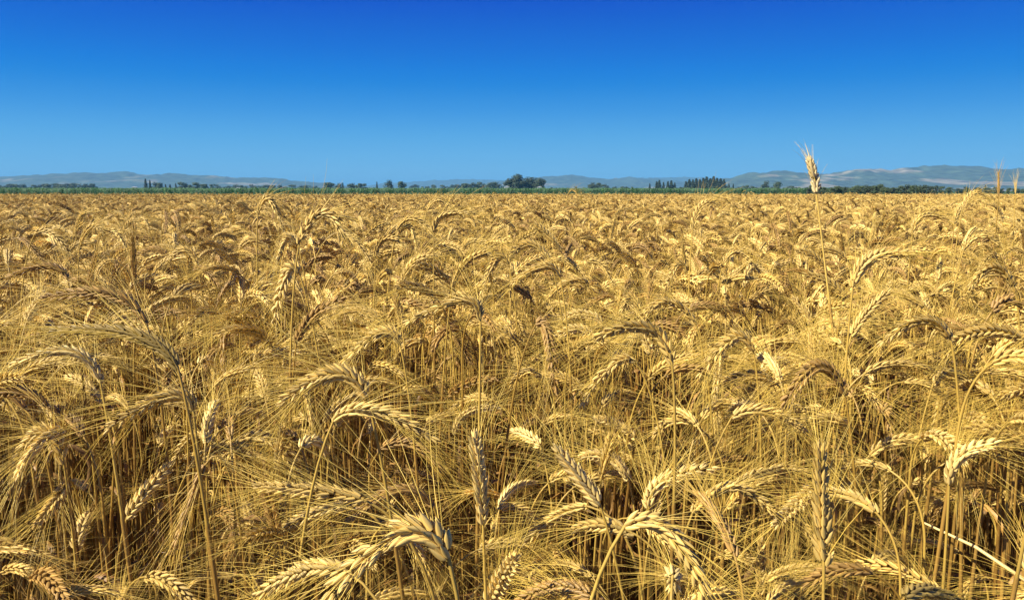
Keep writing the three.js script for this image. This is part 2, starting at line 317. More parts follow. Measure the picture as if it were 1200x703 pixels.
// the listed ears: base, bend and tip of each ear in photograph pixels [bx,by, mx,my, tx,ty, tone, splay, length, label]
const EARS = [
  [957, 225, 955, 207, 949, 188, 'cream', 1.22, 0.050, 'tall pale bearded wheat ear standing upright far above the field against the hills'],
  [566, 613, 563, 562, 556, 513, 'pale', 1.1, 0.074, 'bleached upright wheat ear with herringbone husks, facing out beside a smaller leaning ear'],
  [703, 591, 682, 562, 653, 528, 'pale', 1.1, 0.068, 'thick bleached wheat ear leaning diagonally over a golden drooping ear'],
  [525, 652, 475, 606, 376, 708, 'gold', 1.15, 0.092, 'large golden wheat ear bent over in a strong arch, plump husks hanging'],
  [1113, 566, 1122, 532, 1167, 520, 'pale', 1.15, 0.068, 'pale bleached wheat ear curving sideways above a bare gap of stems'],
  [966, 668, 964, 600, 961, 528, 'gold', 1.1, 0.090, 'thick golden wheat ear standing upright in front of pale fanned awns'],
  [208, 432, 168, 388, 64, 388, 'green', 1.0, 0.122, 'dark greenish wheat ear bowed almost level with one row of husks showing'],
  [117, 448, 88, 404, 18, 426, 'pale', 1.0, 0.100, 'pale wheat ear with a dark green foot, bowed under long silvery awns'],
  [148, 607, 168, 578, 197, 547, 'pale', 1.0, 0.070, 'short pale wheat ear with a dark green foot, tilted among bare stems'],
  [628, 380, 643, 384, 650, 454, 'brown', 1.1, 0.095, 'dark brown wheat ear hanging straight down from its hooked neck'],
  [733, 616, 785, 612, 830, 707, 'gold', 1.15, 0.088, 'golden wheat ear rolled over and pointing down, awns fanned to both sides'],
  [1171, 229, 1171, 217, 1171, 204, 'brown', 0.6, 0.055, 'slim reddish brown wheat ear upright against the far trees'],
  [1191, 226, 1191, 220, 1191, 213, 'pale', 0.4, 0.035, 'tiny pale wheat tip poking up against the far trees'],
  [74, 543, 54, 492, 17, 541, 'gold', 1], [226, 480, 205, 455, 126, 503, 'gold', 1.1], [240, 545, 226, 580, 202, 646, 'brown', 1], [246, 518, 226, 505, 205, 541, 'gold', 1.1],
  [254, 488, 266, 473, 291, 465, 'pale', 1], [277, 519, 315, 508, 349, 549, 'gold', 1.2], [76, 566, 66, 585, 44, 613, 'gold', 1], [508, 594, 470, 566, 410, 607, 'brown', 1],
  [426, 585, 365, 574, 303, 570, 'gold', 1], [406, 592, 365, 602, 316, 629, 'gold', 1], [391, 492, 432, 474, 507, 513, 'gold', 1], [446, 525, 482, 516, 513, 546, 'brown', 1],
  [500, 496, 515, 487, 541, 484, 'gold', 1], [533, 509, 542, 483, 582, 478, 'pale', 1], [585, 596, 598, 572, 624, 566, 'pale', 1], [572, 708, 588, 680, 603, 654, 'pale', 1.2],
  [406, 669, 360, 664, 303, 696, 'gold', 1.2], [633, 523, 620, 511, 602, 505, 'pale', 1.1], [688, 593, 655, 602, 617, 635, 'gold', 1.1], [737, 563, 718, 534, 684, 535, 'pale', 1.3],
  [760, 595, 770, 562, 836, 548, 'pale', 1.1], [812, 601, 856, 562, 901, 596, 'gold', 1.1], [858, 489, 895, 476, 941, 503, 'gold', 1], [838, 474, 841, 498, 838, 527, 'gold', 1],
  [692, 699, 655, 684, 610, 703, 'brown', 1.1], [861, 571, 900, 548, 940, 551, 'gold', 1], [953, 574, 936, 588, 911, 613, 'pale', 1.2], [1033, 484, 1041, 478, 1048, 541, 'brown', 1.1],
  [1180, 474, 1183, 495, 1188, 523, 'brown', 1], [1060, 701, 1088, 688, 1122, 705, 'green', 1.1], [1113, 482, 1103, 468, 1093, 513, 'gold', 1.1],
  [171, 379, 136, 340, 53, 349, 'brown', 1, 0.122], [156, 452, 146, 428, 117, 418, 'green', 1], [268, 394, 262, 386, 261, 448, 'brown', 1.1], [200, 399, 210, 384, 229, 371, 'pale', 1.2],
  [157, 334, 156, 306, 155, 281, 'brown', 0.9], [102, 337, 106, 318, 111, 299, 'brown', 1], [78, 326, 60, 308, 12, 323, 'brown', 1], [22, 279, 34, 286, 50, 305, 'brown', 1],
  [40, 274, 58, 270, 80, 296, 'gold', 1], [23, 337, 10, 332, 2, 363, 'gold', 1.2], [92, 293, 102, 264, 116, 268, 'gold', 1], [118, 273, 132, 267, 146, 288, 'gold', 1],
  [231, 311, 219, 288, 197, 305, 'gold', 1], [222, 318, 238, 313, 255, 335, 'brown', 1], [197, 304, 184, 289, 162, 298, 'brown', 1], [88, 274, 92, 253, 102, 250, 'gold', 1],
  [143, 279, 150, 258, 161, 262, 'gold', 1], [160, 259, 169, 254, 174, 271, 'gold', 1], [193, 247, 195, 258, 193, 271, 'brown', 1], [203, 248, 208, 252, 210, 269, 'brown', 1],
  [302, 251, 312, 225, 329, 259, 'gold', 1], [350, 291, 336, 272, 324, 312, 'gold', 1], [350, 319, 336, 314, 321, 376, 'gold', 1.2], [350, 286, 374, 242, 401, 274, 'gold', 1],
  [402, 273, 416, 282, 433, 303, 'gold', 1], [425, 304, 428, 317, 431, 334, 'pale', 1.1], [440, 301, 448, 276, 474, 286, 'gold', 1], [455, 301, 459, 309, 465, 323, 'brown', 1],
  [470, 333, 482, 305, 509, 300, 'gold', 1], [465, 276, 481, 261, 489, 295, 'gold', 1], [465, 269, 480, 252, 501, 267, 'gold', 1], [508, 271, 516, 250, 554, 250, 'gold', 1],
  [530, 336, 544, 305, 571, 297, 'gold', 1], [597, 312, 584, 296, 565, 342, 'gold', 1.1], [563, 374, 549, 345, 478, 377, 'gold', 1], [345, 413, 363, 388, 393, 401, 'gold', 1],
  [468, 401, 447, 384, 398, 429, 'gold', 1.1], [430, 465, 396, 428, 332, 471, 'gold', 1.1], [347, 402, 362, 372, 400, 350, 'brown', 1], [525, 377, 536, 398, 552, 425, 'brown', 1],
  [493, 440, 508, 436, 523, 463, 'brown', 1], [530, 290, 519, 290, 511, 313, 'gold', 1], [541, 295, 552, 279, 571, 289, 'gold', 1], [500, 246, 512, 231, 528, 244, 'gold', 1],
  [622, 387, 612, 364, 595, 356, 'gold', 1.1], [698, 404, 680, 381, 650, 397, 'pale', 1.1], [762, 414, 749, 388, 721, 416, 'pale', 1.1], [788, 427, 765, 378, 703, 393, 'gold', 1.1],
  [745, 423, 718, 422, 684, 473, 'gold', 1.1], [735, 422, 733, 440, 739, 467, 'gold', 1.1], [883, 410, 862, 388, 821, 439, 'gold', 1.1], [850, 406, 844, 420, 837, 470, 'pale', 1.1],
  [852, 420, 874, 424, 894, 454, 'gold', 1], [899, 364, 887, 368, 877, 401, 'gold', 1], [834, 406, 820, 380, 798, 384, 'pale', 1.2], [816, 380, 782, 345, 750, 376, 'gold', 1],
  [720, 351, 706, 346, 674, 371, 'brown', 1], [750, 367, 738, 340, 725, 384, 'gold', 1], [805, 318, 795, 304, 781, 336, 'gold', 1], [817, 323, 830, 316, 847, 335, 'gold', 1],
  [689, 306, 706, 308, 719, 333, 'gold', 1], [652, 303, 669, 306, 688, 329, 'gold', 1], [645, 306, 620, 280, 598, 303, 'gold', 1], [656, 323, 640, 308, 602, 331, 'gold', 1.1],
  [689, 331, 668, 327, 645, 346, 'gold', 1.1], [658, 295, 646, 278, 629, 263, 'gold', 1], [812, 269, 820, 238, 839, 238, 'gold', 1], [848, 308, 862, 291, 883, 309, 'gold', 1],
  [873, 336, 879, 309, 898, 323, 'pale', 1.2], [1000, 336, 1016, 299, 1066, 297, 'gold', 1.1], [992, 371, 1002, 356, 1017, 352, 'pale', 1.1], [998, 394, 1014, 368, 1041, 342, 'gold', 1],
  [956, 386, 945, 365, 931, 350, 'pale', 1.1], [951, 402, 932, 376, 912, 381, 'brown', 1], [990, 460, 960, 418, 921, 473, 'brown', 1.2], [1024, 449, 1008, 437, 991, 440, 'pale', 1.3],
  [1079, 456, 1070, 448, 1057, 439, 'pale', 1.4], [1094, 451, 1118, 430, 1151, 469, 'gold', 1.1], [1116, 402, 1088, 367, 1034, 401, 'gold', 1.1], [1199, 397, 1160, 384, 1118, 399, 'gold', 1.1],
  [1191, 342, 1168, 306, 1139, 334, 'gold', 1.2], [1179, 313, 1164, 294, 1147, 319, 'gold', 1.1], [1100, 341, 1118, 330, 1141, 353, 'gold', 1], [1202, 297, 1187, 289, 1171, 303, 'gold', 1],
  [1130, 293, 1147, 273, 1173, 287, 'gold', 1], [1119, 263, 1124, 244, 1137, 233, 'gold', 1], [1070, 273, 1078, 250, 1106, 255, 'gold', 1], [1019, 291, 1022, 277, 1025, 265, 'gold', 1],
  [905, 261, 911, 272, 914, 289, 'brown', 1], [922, 247, 926, 254, 927, 269, 'brown', 1], [1176, 259, 1171, 243, 1161, 240, 'pale', 1.1], [1128, 372, 1116, 354, 1107, 350, 'pale', 1.2],
  [1128, 247, 1138, 224, 1153, 228, 'gold', 0.85], [665, 230, 671, 221, 680, 233, 'gold', 0.6],
];
const SOLO_PX = 62;                                                // ears longer than this in the photograph show husks one by one
const POSTURE = { up: 'standing upright', arch: 'bowed in an arch', hang: 'hanging from a hooked neck' };
const TONE_WORD = { gold: 'golden', pale: 'bleached pale', brown: 'weathered brown', green: 'greenish dark', cream: 'cream' };
const GROUP = 'wheat stalks in the near rows of the field';
const toneMat = {};
for (const k in TONES) { const c = TONES[k]; toneMat[k] = [0.86, 1.0, 1.12].map((f) => std({ vertexColors: true, roughness: 0.54, color: new THREE.Color(c[0] * f, c[1] * f, c[2] * f) })); }
const heroSpots = [];                                             // what stands where, so that neighbours keep clear
let heroCount = 0;

function buildHero({ stem, curve, earLen, px, tone, splay, r, label, root, thick = 0.0016, posture, awn = 0.079, pale }) {
  const o = new THREE.Group(); o.name = numbered('wheat_stalk'); o.position.copy(root); scene.add(o); heroCount++;
  const loc = (p) => p.clone().sub(root);
  const tint = TONES[tone], stemTint = pale ? [1.3, 1.35, 1.6] : tone === 'brown' ? [0.75, 0.68, 0.6] : tone === 'green' ? [0.85, 0.8, 0.7] : [1, 1, 1];
  const n = Math.round(earLen / 0.0043);
  const lay = layEar((t) => loc(curve(t)), earLen, r, n, splay, awn, !!label && tone === 'pale');
  const sb = new MB(); emitStem(sb, stem.map(loc), r, 7, thick, stemTint); mesh('stem', sb.geo(), M.stem, o);
  const rb = new MB(); rb.tube(lay.rach, lay.rach.map((_, k) => 0.0014 - 0.0008 * k / lay.rach.length), 5, () => [STRAW[0] * tint[0] * 0.9, STRAW[1] * tint[1] * 0.9, STRAW[2] * tint[2] * 0.9]);
  const ear = mesh('ear', rb.geo(), M.ear, o);
  if (px > SOLO_PX) for (const s of lay.spk) {
    const m = mesh('spikelet', SPIKELETS[s.v % 4], toneMat[tone][s.v % 3], ear);
    s.m.decompose(m.position, m.quaternion, m.scale);
  } else {
    const eb = new MB(); for (const s of lay.spk) eb.add(SPIKELETS[s.v % 4], s.m, mul(tint, s.f));
    mesh('spikelets', eb.geo(), M.ear, ear).userData.kind = 'stuff';
  }
  const ab = new MB(); emitAwns(ab, lay.awns, tone === 'green' ? [0.9, 0.9, 0.85] : tone === 'brown' ? [0.85, 0.8, 0.75] : tone === 'pale' || tone === 'cream' ? [1.12, 1.15, 1.25] : [1, 1, 1], 4, 3, 0.00031);
  mesh('awns', ab.geo(), M.awn, ear).userData.kind = 'stuff';
  const leafy = r() < 0.55;
  if (leafy) { const lb = new MB(); const k = Math.floor(stem.length * (0.25 + 0.3 * r())); emitLeaf(lb, loc(stem[k]), r, 0.08 + 0.08 * r(), 0.0026 + 0.0016 * r()); mesh('leaf', lb.geo(), M.leaf, o); }
  tag(o, label || `${TONE_WORD[tone]} wheat ear ${POSTURE[posture]}, ${splay > 1.08 ? 'beard fanned wide' : 'beard held close'}, ${leafy ? 'leafy stem' : 'bare stem'}`, 'wheat', GROUP);
  if (label) delete o.userData.group;
  return o;
}
for (let e = 0; e < EARS.length; e++) {
  const [bx, by, mx, my, tx, ty, tone, splay = 1, len, label] = EARS[e], r = rng(1000 + e * 17);
  const px = Math.hypot(mx - bx, my - by) * 0.55 + Math.hypot(tx - mx, ty - my) * 0.55 + Math.hypot(tx - bx, ty - by) * 0.45;
  const L = len || 0.060 + 0.00029 * px + 0.008 * r();
  let d = L * FPX / px;                                            // from the ear's usual size
  const top = Math.min(by, my, ty), cosd = 1 / Math.cos(PITCH);
  const heightAt = (dd, y) => CAM.y + ray(600, y).y * dd;
  if (heightAt(d, top) < 0.74) d = (CAM.y - 0.74) / -ray(600, top).y; // no lower than the crop lets it stand
  d = clamp(d, 0.42, 5);
  const pxHere = L * FPX / d, deep = pxHere > px * 1.03 ? Math.sqrt(pxHere * pxHere - px * px) / FPX * d : 0;   // the rest of its length runs in depth
  const dz = deep * (r() < 0.6 ? 1 : -1) + (r() - 0.5) * 0.01;
  const at = (x, y, dd) => CAM.clone().addScaledVector(ray(x, y), dd);
  const B = at(bx, by, d), T = at(tx, ty, d + dz), C = at(mx + (mx - (bx + tx) / 2) * 0.5, my + (my - (by + ty) / 2) * 0.5, d + dz * 0.5);
  const bez = (t) => B.clone().multiplyScalar((1 - t) * (1 - t)).addScaledVector(C, 2 * t * (1 - t)).addScaledVector(T, t * t);
  const tan = C.clone().sub(B).normalize();
  const sway = e === 0 ? V(0.20, 0, -0.01) : V(-tan.x * (0.05 + 0.06 * r()) + (r() - 0.5) * 0.05, 0, -tan.z * 0.05 - 0.02 * r());
  const root = V(B.x + sway.x, 0, Math.min(B.z + sway.z, -0.28));
  const stem = e === 0 ? hermite(root.clone().setY(-0.02), V(-0.19, B.y * 0.9, 0), B, V(-0.17, B.y * 0.9, 0), 22) : hermite(root.clone().setY(-0.02), V((r() - 0.5) * 0.06, B.y * 1.15, (r() - 0.5) * 0.06), B, tan.clone().multiplyScalar(tan.y < 0.2 ? 0.42 : 0.25).add(V(0, tan.y < 0.2 ? 0.10 : 0.2, 0)), 22);
  // the neck enters the ear along its own direction
  stem[stem.length - 1].copy(B);
  const posture = ty < by - 6 && Math.abs(tx - bx) < Math.abs(ty - by) * 1.2 ? 'up' : ty > by + 8 && my > by - 10 ? 'hang' : 'arch';
  buildHero({ stem, curve: bez, earLen: L, px, tone, splay, r, label, root, posture, awn: e === 0 ? 0.042 : by < 265 ? 0.045 : by < 330 ? 0.06 : 0.086, pale: e === 0, thick: e === 0 ? 0.0017 : d < 0.9 ? 0.0017 : 0.0015 });
  heroSpots.push([(bx + mx + tx) / 3, (by + my + ty) / 3, d, label ? px * 0.75 : Math.max(16, px * 0.44), bez(0.55), label || tone === 'pale' ? 0.10 : 0.055]);
}

// ---- the rest of the crop
const nods = (r) => { const u = r(); return u < 0.07 ? 0.15 + 0.35 * r() : u < 0.70 ? 1.35 + 1.0 * r() : 2.3 + 0.65 * r(); };
const near = [];                                                   // stalks close by: the largest become things of their own
{
  const r = rng(77), cell = 0.045;
  for (let z = WHEAT_NEAR; z > -3.2; z -= cell) for (let x = -3.2; x < 3.2; x += cell) {
    const X = x + (r() - 0.5) * cell * 1.5, Z = z + (r() - 0.5) * cell * 1.5;
    const s = { x: X, z: Z, h: (0.81 + 0.045 * clamp((-Z - 0.5) / 0.7, 0, 1)) + 0.05 * (r() + r() + r() - 1.5) * (1.5 + 0.5 * clamp((-Z - 1) / 0.6, 0, 1)) + 0.06 * fbm(X * 1.3, Z * 1.3, 3, 2), nod: nods(r), az: r() * 2 * Math.PI, len: 0.051 + 0.026 * r(), seed: Math.floor(r() * 1e9), u: r() };
    if (s.nod < 0.8) s.h -= 0.07;
    if (Math.abs(X) > -Z * 0.85 + 0.9) continue;                   // well beyond the frame
    const apex = V(X + Math.cos(s.az) * 0.08, s.h - 0.02, Z + Math.sin(s.az) * 0.08), [px, py, d] = project(apex);
    s.px = px; s.py = py; s.d = d; s.vis = s.len * FPX / d;
    if (d < 0.66 || (d < 0.78 && r() < 0.3)) continue;
    if (py > 560 + 20 * fbm(px / 60, 1) && (px < 215 || px > 1010)) continue;      // thin places at the field's edge, where one sees between the stems
    if (py > 640 && (px < 330 || px > 900) && r() < 0.5) continue;
    let clear = true;
    for (const [hx, hy, hd, hr] of heroSpots) if (d < hd + 0.05 && Math.hypot(px - hx, (py - hy) * 1.2) < hr * (d < 1.2 ? 1.0 : 0.8)) { clear = false; break; }
    if (clear) for (const [, , hd, , c, berth] of heroSpots) {             // nor does a neighbour keep the sun off an ear that stands in it
      if (hd > 1.4) continue;
      const w = apex.clone().sub(c), t = w.dot(SUN_DIR);
      if (t > 0.0 && t < 0.42 && w.addScaledVector(SUN_DIR, -t).length() < berth) { clear = false; break; }
    }
    if (!clear) { s.h -= 0.16 + 0.06 * r(); s.low = true; if (r() < 0.45) continue; }
    near.push(s);
  }
}
const inFrame = near.filter((s) => !s.low && s.px > 8 && s.px < 1192 && s.py < 700).sort((a, b) => b.vis - a.vis);
const chosen = new Set(inFrame.slice(0, 300 - heroCount));
for (const s of chosen) {
  const r = rng(s.seed), root = V(s.x, 0, s.z), f = freeStalk(r, s.h, s.nod, s.az, s.len);
  const tone = s.u < 0.66 ? 'gold' : s.u < 0.83 ? 'pale' : 'brown';
  buildHero({ stem: f.stem.map((p) => p.clone().add(root)), curve: (t) => f.curve(t).add(root), earLen: s.len, px: s.vis, tone, splay: 0.88 + 0.26 * r(), r, root, posture: s.nod < 0.8 ? 'up' : s.nod < 2.3 ? 'arch' : 'hang' });
}
const rest = near.filter((s) => !chosen.has(s));

const crop = new THREE.Group(); crop.name = 'wheat_crop'; scene.add(crop);
crop.userData = { kind: 'stuff', label: 'ripe golden bearded wheat filling the field to the green strip', category: 'wheat' };
function stalkVariant(seed, nod, spk, awnSegs, awnThick, sides, everyAwn) {     // 0.80 m tall, nodding along +x
  const r = rng(seed), mb = new MB(), f = freeStalk(r, 0.80, nod, 0, 0.055 + 0.026 * r());
  emitStem(mb, f.stem, r, sides, 0.0016, [1, 1, 1]);
  const lay = layEar(f.curve, 0.073, r, 15 + Math.floor(4 * r()), 0.88 + 0.25 * r(), everyAwn > 1 ? 0.055 : 0.074);
  for (const s of lay.spk) mb.add(spk[s.v % spk.length], s.m, mul([1, 1, 1], s.f));
  emitAwns(mb, lay.awns.filter((_, k) => k % everyAwn === 0), everyAwn > 1 ? [0.82, 0.8, 0.78] : [0.95, 0.93, 0.9], awnSegs, 3, awnThick);
  const nl = r() < 0.5 ? 1 : 2; for (let k = 0; k < nl; k++) emitLeaf(mb, f.stem[Math.floor(f.stem.length * (0.2 + 0.3 * r()))], r, 0.08 + 0.09 * r(), 0.0026 + 0.0018 * r());
  return mb;
}
const NODS = [0.2, 0.4, 1.2, 1.45, 1.6, 1.75, 1.9, 2.05, 2.2, 2.35, 2.5, 2.65, 2.8, 2.95];
const variants = NODS.map((n, k) => stalkVariant(500 + k, n, SPIKELETS, 3, 0.00029, 6, 1).geo());
const variantsBack = NODS.map((n, k) => stalkVariant(600 + k, n, SPIKELETS, 3, 0.00025, 6, 2).geo());
const variantsMid = NODS.map((n, k) => stalkVariant(700 + k, n, SPIKELETS_LOW, 2, 0.00028, 4, 4).geo());
function scatter(geos, list) {                                    // list: {x, z, h, v, az, tone}
  const by = geos.map(() => []); for (const s of list) by[s.v].push(s);
  const m = new THREE.Matrix4(), q = new THREE.Quaternion(), q2 = new THREE.Quaternion(), c = new THREE.Color();
  geos.forEach((g, v) => {
    if (!by[v].length) return;
    const im = new THREE.InstancedMesh(g, M.crop, by[v].length); im.name = 'stalks'; im.userData.kind = 'stuff'; shadows(im);
    by[v].forEach((s, k) => {
      q.setFromAxisAngle(V(0, 1, 0), -s.az); q2.setFromAxisAngle(V(Math.cos(s.la), 0, Math.sin(s.la)), s.lean); q2.multiply(q);
      const w = s.w || 1; m.compose(V(s.x, 0, s.z), q2, V(w, s.h / 0.80, w)); im.setMatrixAt(k, m);
      im.setColorAt(k, c.setRGB(s.t[0], s.t[1], s.t[2]));
    });
    crop.add(im);
  });
}
const cropTone = (r, brown = 0.24) => { const u = r(), f = 0.82 + 0.36 * r(); return u < brown ? [0.56 * f, 0.47 * f, 0.40 * f] : u < 0.44 ? [1.18 * f, 1.2 * f, 1.3 * f] : [f, f * 0.99, f * 0.95]; };
{
  const r = rng(4242), list = [];
  const pick = (nod) => { let b = 0, bd = 9; NODS.forEach((n, k) => { const d = Math.abs(n - nod) + 0.25 * r(); if (d < bd) { bd = d; b = k; } }); return b; };
  for (const s of rest) list.push({ x: s.x, z: s.z, h: s.h, v: pick(s.nod), az: s.az, t: cropTone(r), lean: 0.06 * r(), la: r() * 6.28, w: 0.95 + 0.15 * r() });
  const nearList = list.filter((s) => s.z > -1.25), backList = list.filter((s) => s.z <= -1.25), midList = [];
  const fill = (z0, z1, cell, out, wide) => {
    for (let z = z0; z > z1; z -= cell) { const half = -z * 0.72 + wide; for (let x = -half; x < half; x += cell) {
      const X = x + (r() - 0.5) * cell * 1.5, Z = z + (r() - 0.5) * cell * 1.5, u = r();
      let h = 0.855 + 0.05 * (r() + r() + r() - 1.5) * 2.1 + 0.06 * fbm(X * 1.3, Z * 1.3, 3, 2) + (u > 0.99 ? 0.10 * r() : 0);
      const nod = nods(r);
      out.push({ x: X, z: Z, h: nod < 0.8 ? h - 0.07 : h, v: pick(nod), az: r() * 6.2832, t: cropTone(r, z < -6 ? 0.15 : 0.22), lean: 0.08 * r(), la: r() * 6.28, w: 0.95 + 0.15 * r() });
    } }
  };
  fill(-3.2, -6.5, 0.048, backList, 0.8);
  fill(-6.5, -16, 0.057, midList, 1.0);
  fill(-16, WHEAT_FAR, 0.072, midList, 1.2);
  scatter(variants, nearList); scatter(variantsBack, backList); scatter(variantsMid, midList);
  console.log('near instances', nearList.length + backList.length, 'mid', midList.length, 'heroes', heroCount, 'solo', EARS.length);
}

// straw litter and broken stems on the soil between the stalks
{
  const mb = new MB(), r = rng(31);
  mb.tube([V(0, 0, 0), V(0.05, 0.006, 0), V(0.1, 0, 0.004)], [0.0016, 0.0016, 0.0013], 5, (t, k) => mul(SHEATH, 0.8 + 0.3 * (k % 2)));
  const im = new THREE.InstancedMesh(mb.geo(), M.crop, 5200), q = new THREE.Quaternion(), m = new THREE.Matrix4(), c = new THREE.Color();
  for (let k = 0; k < 5200; k++) { const z = -0.15 - 3.0 * r(), x = (r() - 0.5) * 2 * (-z * 0.8 + 0.6), s = 0.6 + 1.6 * r(); q.setFromEuler(new THREE.Euler(0, r() * 6.28, (r() - 0.5) * 0.3)); m.compose(V(x, 0.006 + 0.012 * r(), z), q, V(s, 1, 1)); im.setMatrixAt(k, m); const f = 0.6 + 0.7 * r(); im.setColorAt(k, c.setRGB(f, f * 0.95, f * 0.85)); }
  im.name = 'straw_litter'; im.userData = { kind: 'stuff', label: 'dry straw litter lying on the soil between the stems', category: 'straw' }; shadows(im); scene.add(im);
}

// broken stems leaning between the others, and one pale straw that fell across the gap
{
  const mb = new MB(), r = rng(37), N = 420;
  mb.tube([V(0, 0, 0), V(0.01, 0.25, 0), V(-0.005, 0.42, 0.01), V(0.02, 0.5, 0.03)], [0.0023, 0.0021, 0.0018, 0.0014], 6, (t, k) => mul(STRAW, 0.8 + 0.35 * ((k * 3) % 4) / 3));
  const im = new THREE.InstancedMesh(mb.geo(), M.stem, N), q = new THREE.Quaternion(), m = new THREE.Matrix4(), c = new THREE.Color();
  for (let k = 0; k < N; k++) { const z = -0.6 - 2.6 * r(), x = (r() - 0.5) * 2 * (-z * 0.7 + 0.1), a = r() * 6.28; q.setFromAxisAngle(V(Math.cos(a), 0, Math.sin(a)), 0.5 + 0.75 * r()); const s = 0.7 + 0.6 * r(); m.compose(V(x, 0, z), q, V(1, s, 1)); im.setMatrixAt(k, m); const f = 0.75 + 0.7 * r(); im.setColorAt(k, c.setRGB(f, f, f)); }
  im.name = 'broken_stems'; im.userData = { kind: 'stuff', label: 'broken dry stems leaning between the standing wheat', category: 'straw' }; shadows(im); scene.add(im);
  const at = (x, y, d) => CAM.clone().addScaledVector(ray(x, y), d), pb = new MB(), a = at(1082, 612, 0.92), b = at(1215, 688, 0.80), g = V(b.x + 0.28, 0.0, b.z + 0.02);
  pb.tube([a, a.clone().lerp(b, 0.5).add(V(0, 0.006, 0)), b, b.clone().lerp(g, 0.5), g], [0.0012, 0.0019, 0.0022, 0.0024, 0.0024], 7, (t, k) => mul([0.78, 0.60, 0.24], 0.85 + 0.25 * (k % 2)));
  const o = mesh('fallen_straw', pb.geo(), M.stem, scene); tag(o, 'pale fallen straw slanting across the dark gap between bare stems', 'straw');
}

// ------------------------------------------------------------------ the green crop beyond the wheat
{
  const mb = new MB(), r = rng(91);                               // one leafy bush, 1.8 m
  for (let k = 0; k < 90; k++) {
    const a = r() * 6.28, y = 0.15 + 1.6 * r(), rad = 0.55 * Math.sqrt(r()), p = V(Math.cos(a) * rad, y, Math.sin(a) * rad), d = V(Math.cos(a + r()), 0.6 * r(), Math.sin(a + r())).normalize(), f = 0.7 + 0.6 * r();
    mb.ribbon([p, p.clone().addScaledVector(d, 0.22), p.clone().addScaledVector(d, 0.4).add(V(0, -0.12, 0))], [0.03, 0.08, 0.01], [V(0, 0.3, 1), V(0, 0.3, 1), V(0, 0.3, 1)], () => mul([0.055, 0.195, 0.032], 0.5 + 0.5 * f), 0.3);
  }
  const spots = []; const R = rng(92);
  for (let row = 0; row < 26; row++) {
    const z0 = -230 - row * 9;
    for (let x = -330 - row * 8; x < 330 + row * 8; x += 1.15) {
      const z = z0 - 0.10 * (x + 250) * (x > -250 ? 1 : 0);
      if (x / -z > 0.42) continue;                                 // the strip thins out on one side
      spots.push([x + R() * 0.8, z + R() * 1.5, 0.85 + 0.35 * R()]);
    }
  }
  const im = new THREE.InstancedMesh(mb.geo(), new THREE.MeshPhysicalMaterial({ vertexColors: true, roughness: 0.9, transmission: 0.4, thickness: 0, side: THREE.DoubleSide }), spots.length), q = new THREE.Quaternion(), m = new THREE.Matrix4(), c = new THREE.Color();
  spots.forEach(([x, z, s], k) => { q.setFromAxisAngle(V(0, 1, 0), R() * 6.28); m.compose(V(x, 0, z), q, V(1.2, s, 1.2)); im.setMatrixAt(k, m); const f = 0.9 + 0.2 * R(); im.setColorAt(k, c.setRGB(f * (0.9 + 0.3 * R()), f, f)); });
  im.name = 'green_crop'; im.userData = { kind: 'stuff', label: 'strip of low green crop rows between the wheat and the trees', category: 'crop' }; shadows(im); scene.add(im);
}

// ------------------------------------------------------------------ trees along the far edge
const barkMat = std({ color: new THREE.Color(0.10, 0.075, 0.05), roughness: 0.9 }), leafMat = std({ vertexColors: true, roughness: 0.75 });
function leafCloud(mb, r, centre, rad, n, size, base) {
  for (let k = 0; k < n; k++) {
    const d = V(r() - 0.5, r() - 0.5, r() - 0.5).normalize().multiplyScalar(Math.cbrt(0.35 + 0.65 * r())), p = centre.clone().add(d.clone().multiply(rad));
    const nn = d.clone().add(V(r() - 0.5, r() - 0.2, r() - 0.5)).normalize(), s = V(r() - 0.5, r() - 0.5, r() - 0.5).cross(nn).normalize(), u = nn.clone().cross(s), w = size * (0.6 + 0.8 * r()), f = 0.7 + 0.6 * r(), c = mul(base, f), b = mb.count;
    for (const [a, e] of [[-1, -0.5], [0.2, -1], [1, 0.3], [-0.3, 1]]) mb.v(p.clone().addScaledVector(s, a * w).addScaledVector(u, e * w), nn, c);
    mb.i.push(b, b + 1, b + 2, b, b + 2, b + 3);
  }
}
function broadleaf(seed, spread, base, full = 1) {                          // 1 unit tall
  const r = rng(seed), tr = new MB(), cr = new MB();
  tr.tube([V(0, -0.02, 0), V(0.01, 0.2, 0), V(0, 0.5, 0.01)], [0.035, 0.026, 0.012], 7, () => [1, 1, 1]);
  for (let k = 0; k < 5; k++) { const a = k * 1.3 + r(), q = V(Math.cos(a) * spread * 0.6, 0.5 + 0.25 * r(), Math.sin(a) * spread * 0.6); tr.tube([V(0, 0.25 + 0.04 * k, 0), q.clone().multiplyScalar(0.6).setY(lerp(0.3, q.y, 0.6)), q], [0.015, 0.01, 0.004], 5, () => [1, 1, 1]); }
  for (let k = 0; k < 20 * full; k++) { const a = r() * 6.28, y = 0.13 + 0.74 * r(), w = Math.sin(Math.PI * clamp((y + 0.18) / 1.2, 0, 1)), rr = spread * w * (0.25 + 0.6 * r()); leafCloud(cr, r, V(Math.cos(a) * rr, y, Math.sin(a) * rr), V(0.17, 0.12, 0.17).multiplyScalar(0.8 + 0.5 * r()), 90, 0.026, base); }
  return [tr.geo(), cr.geo()];
}
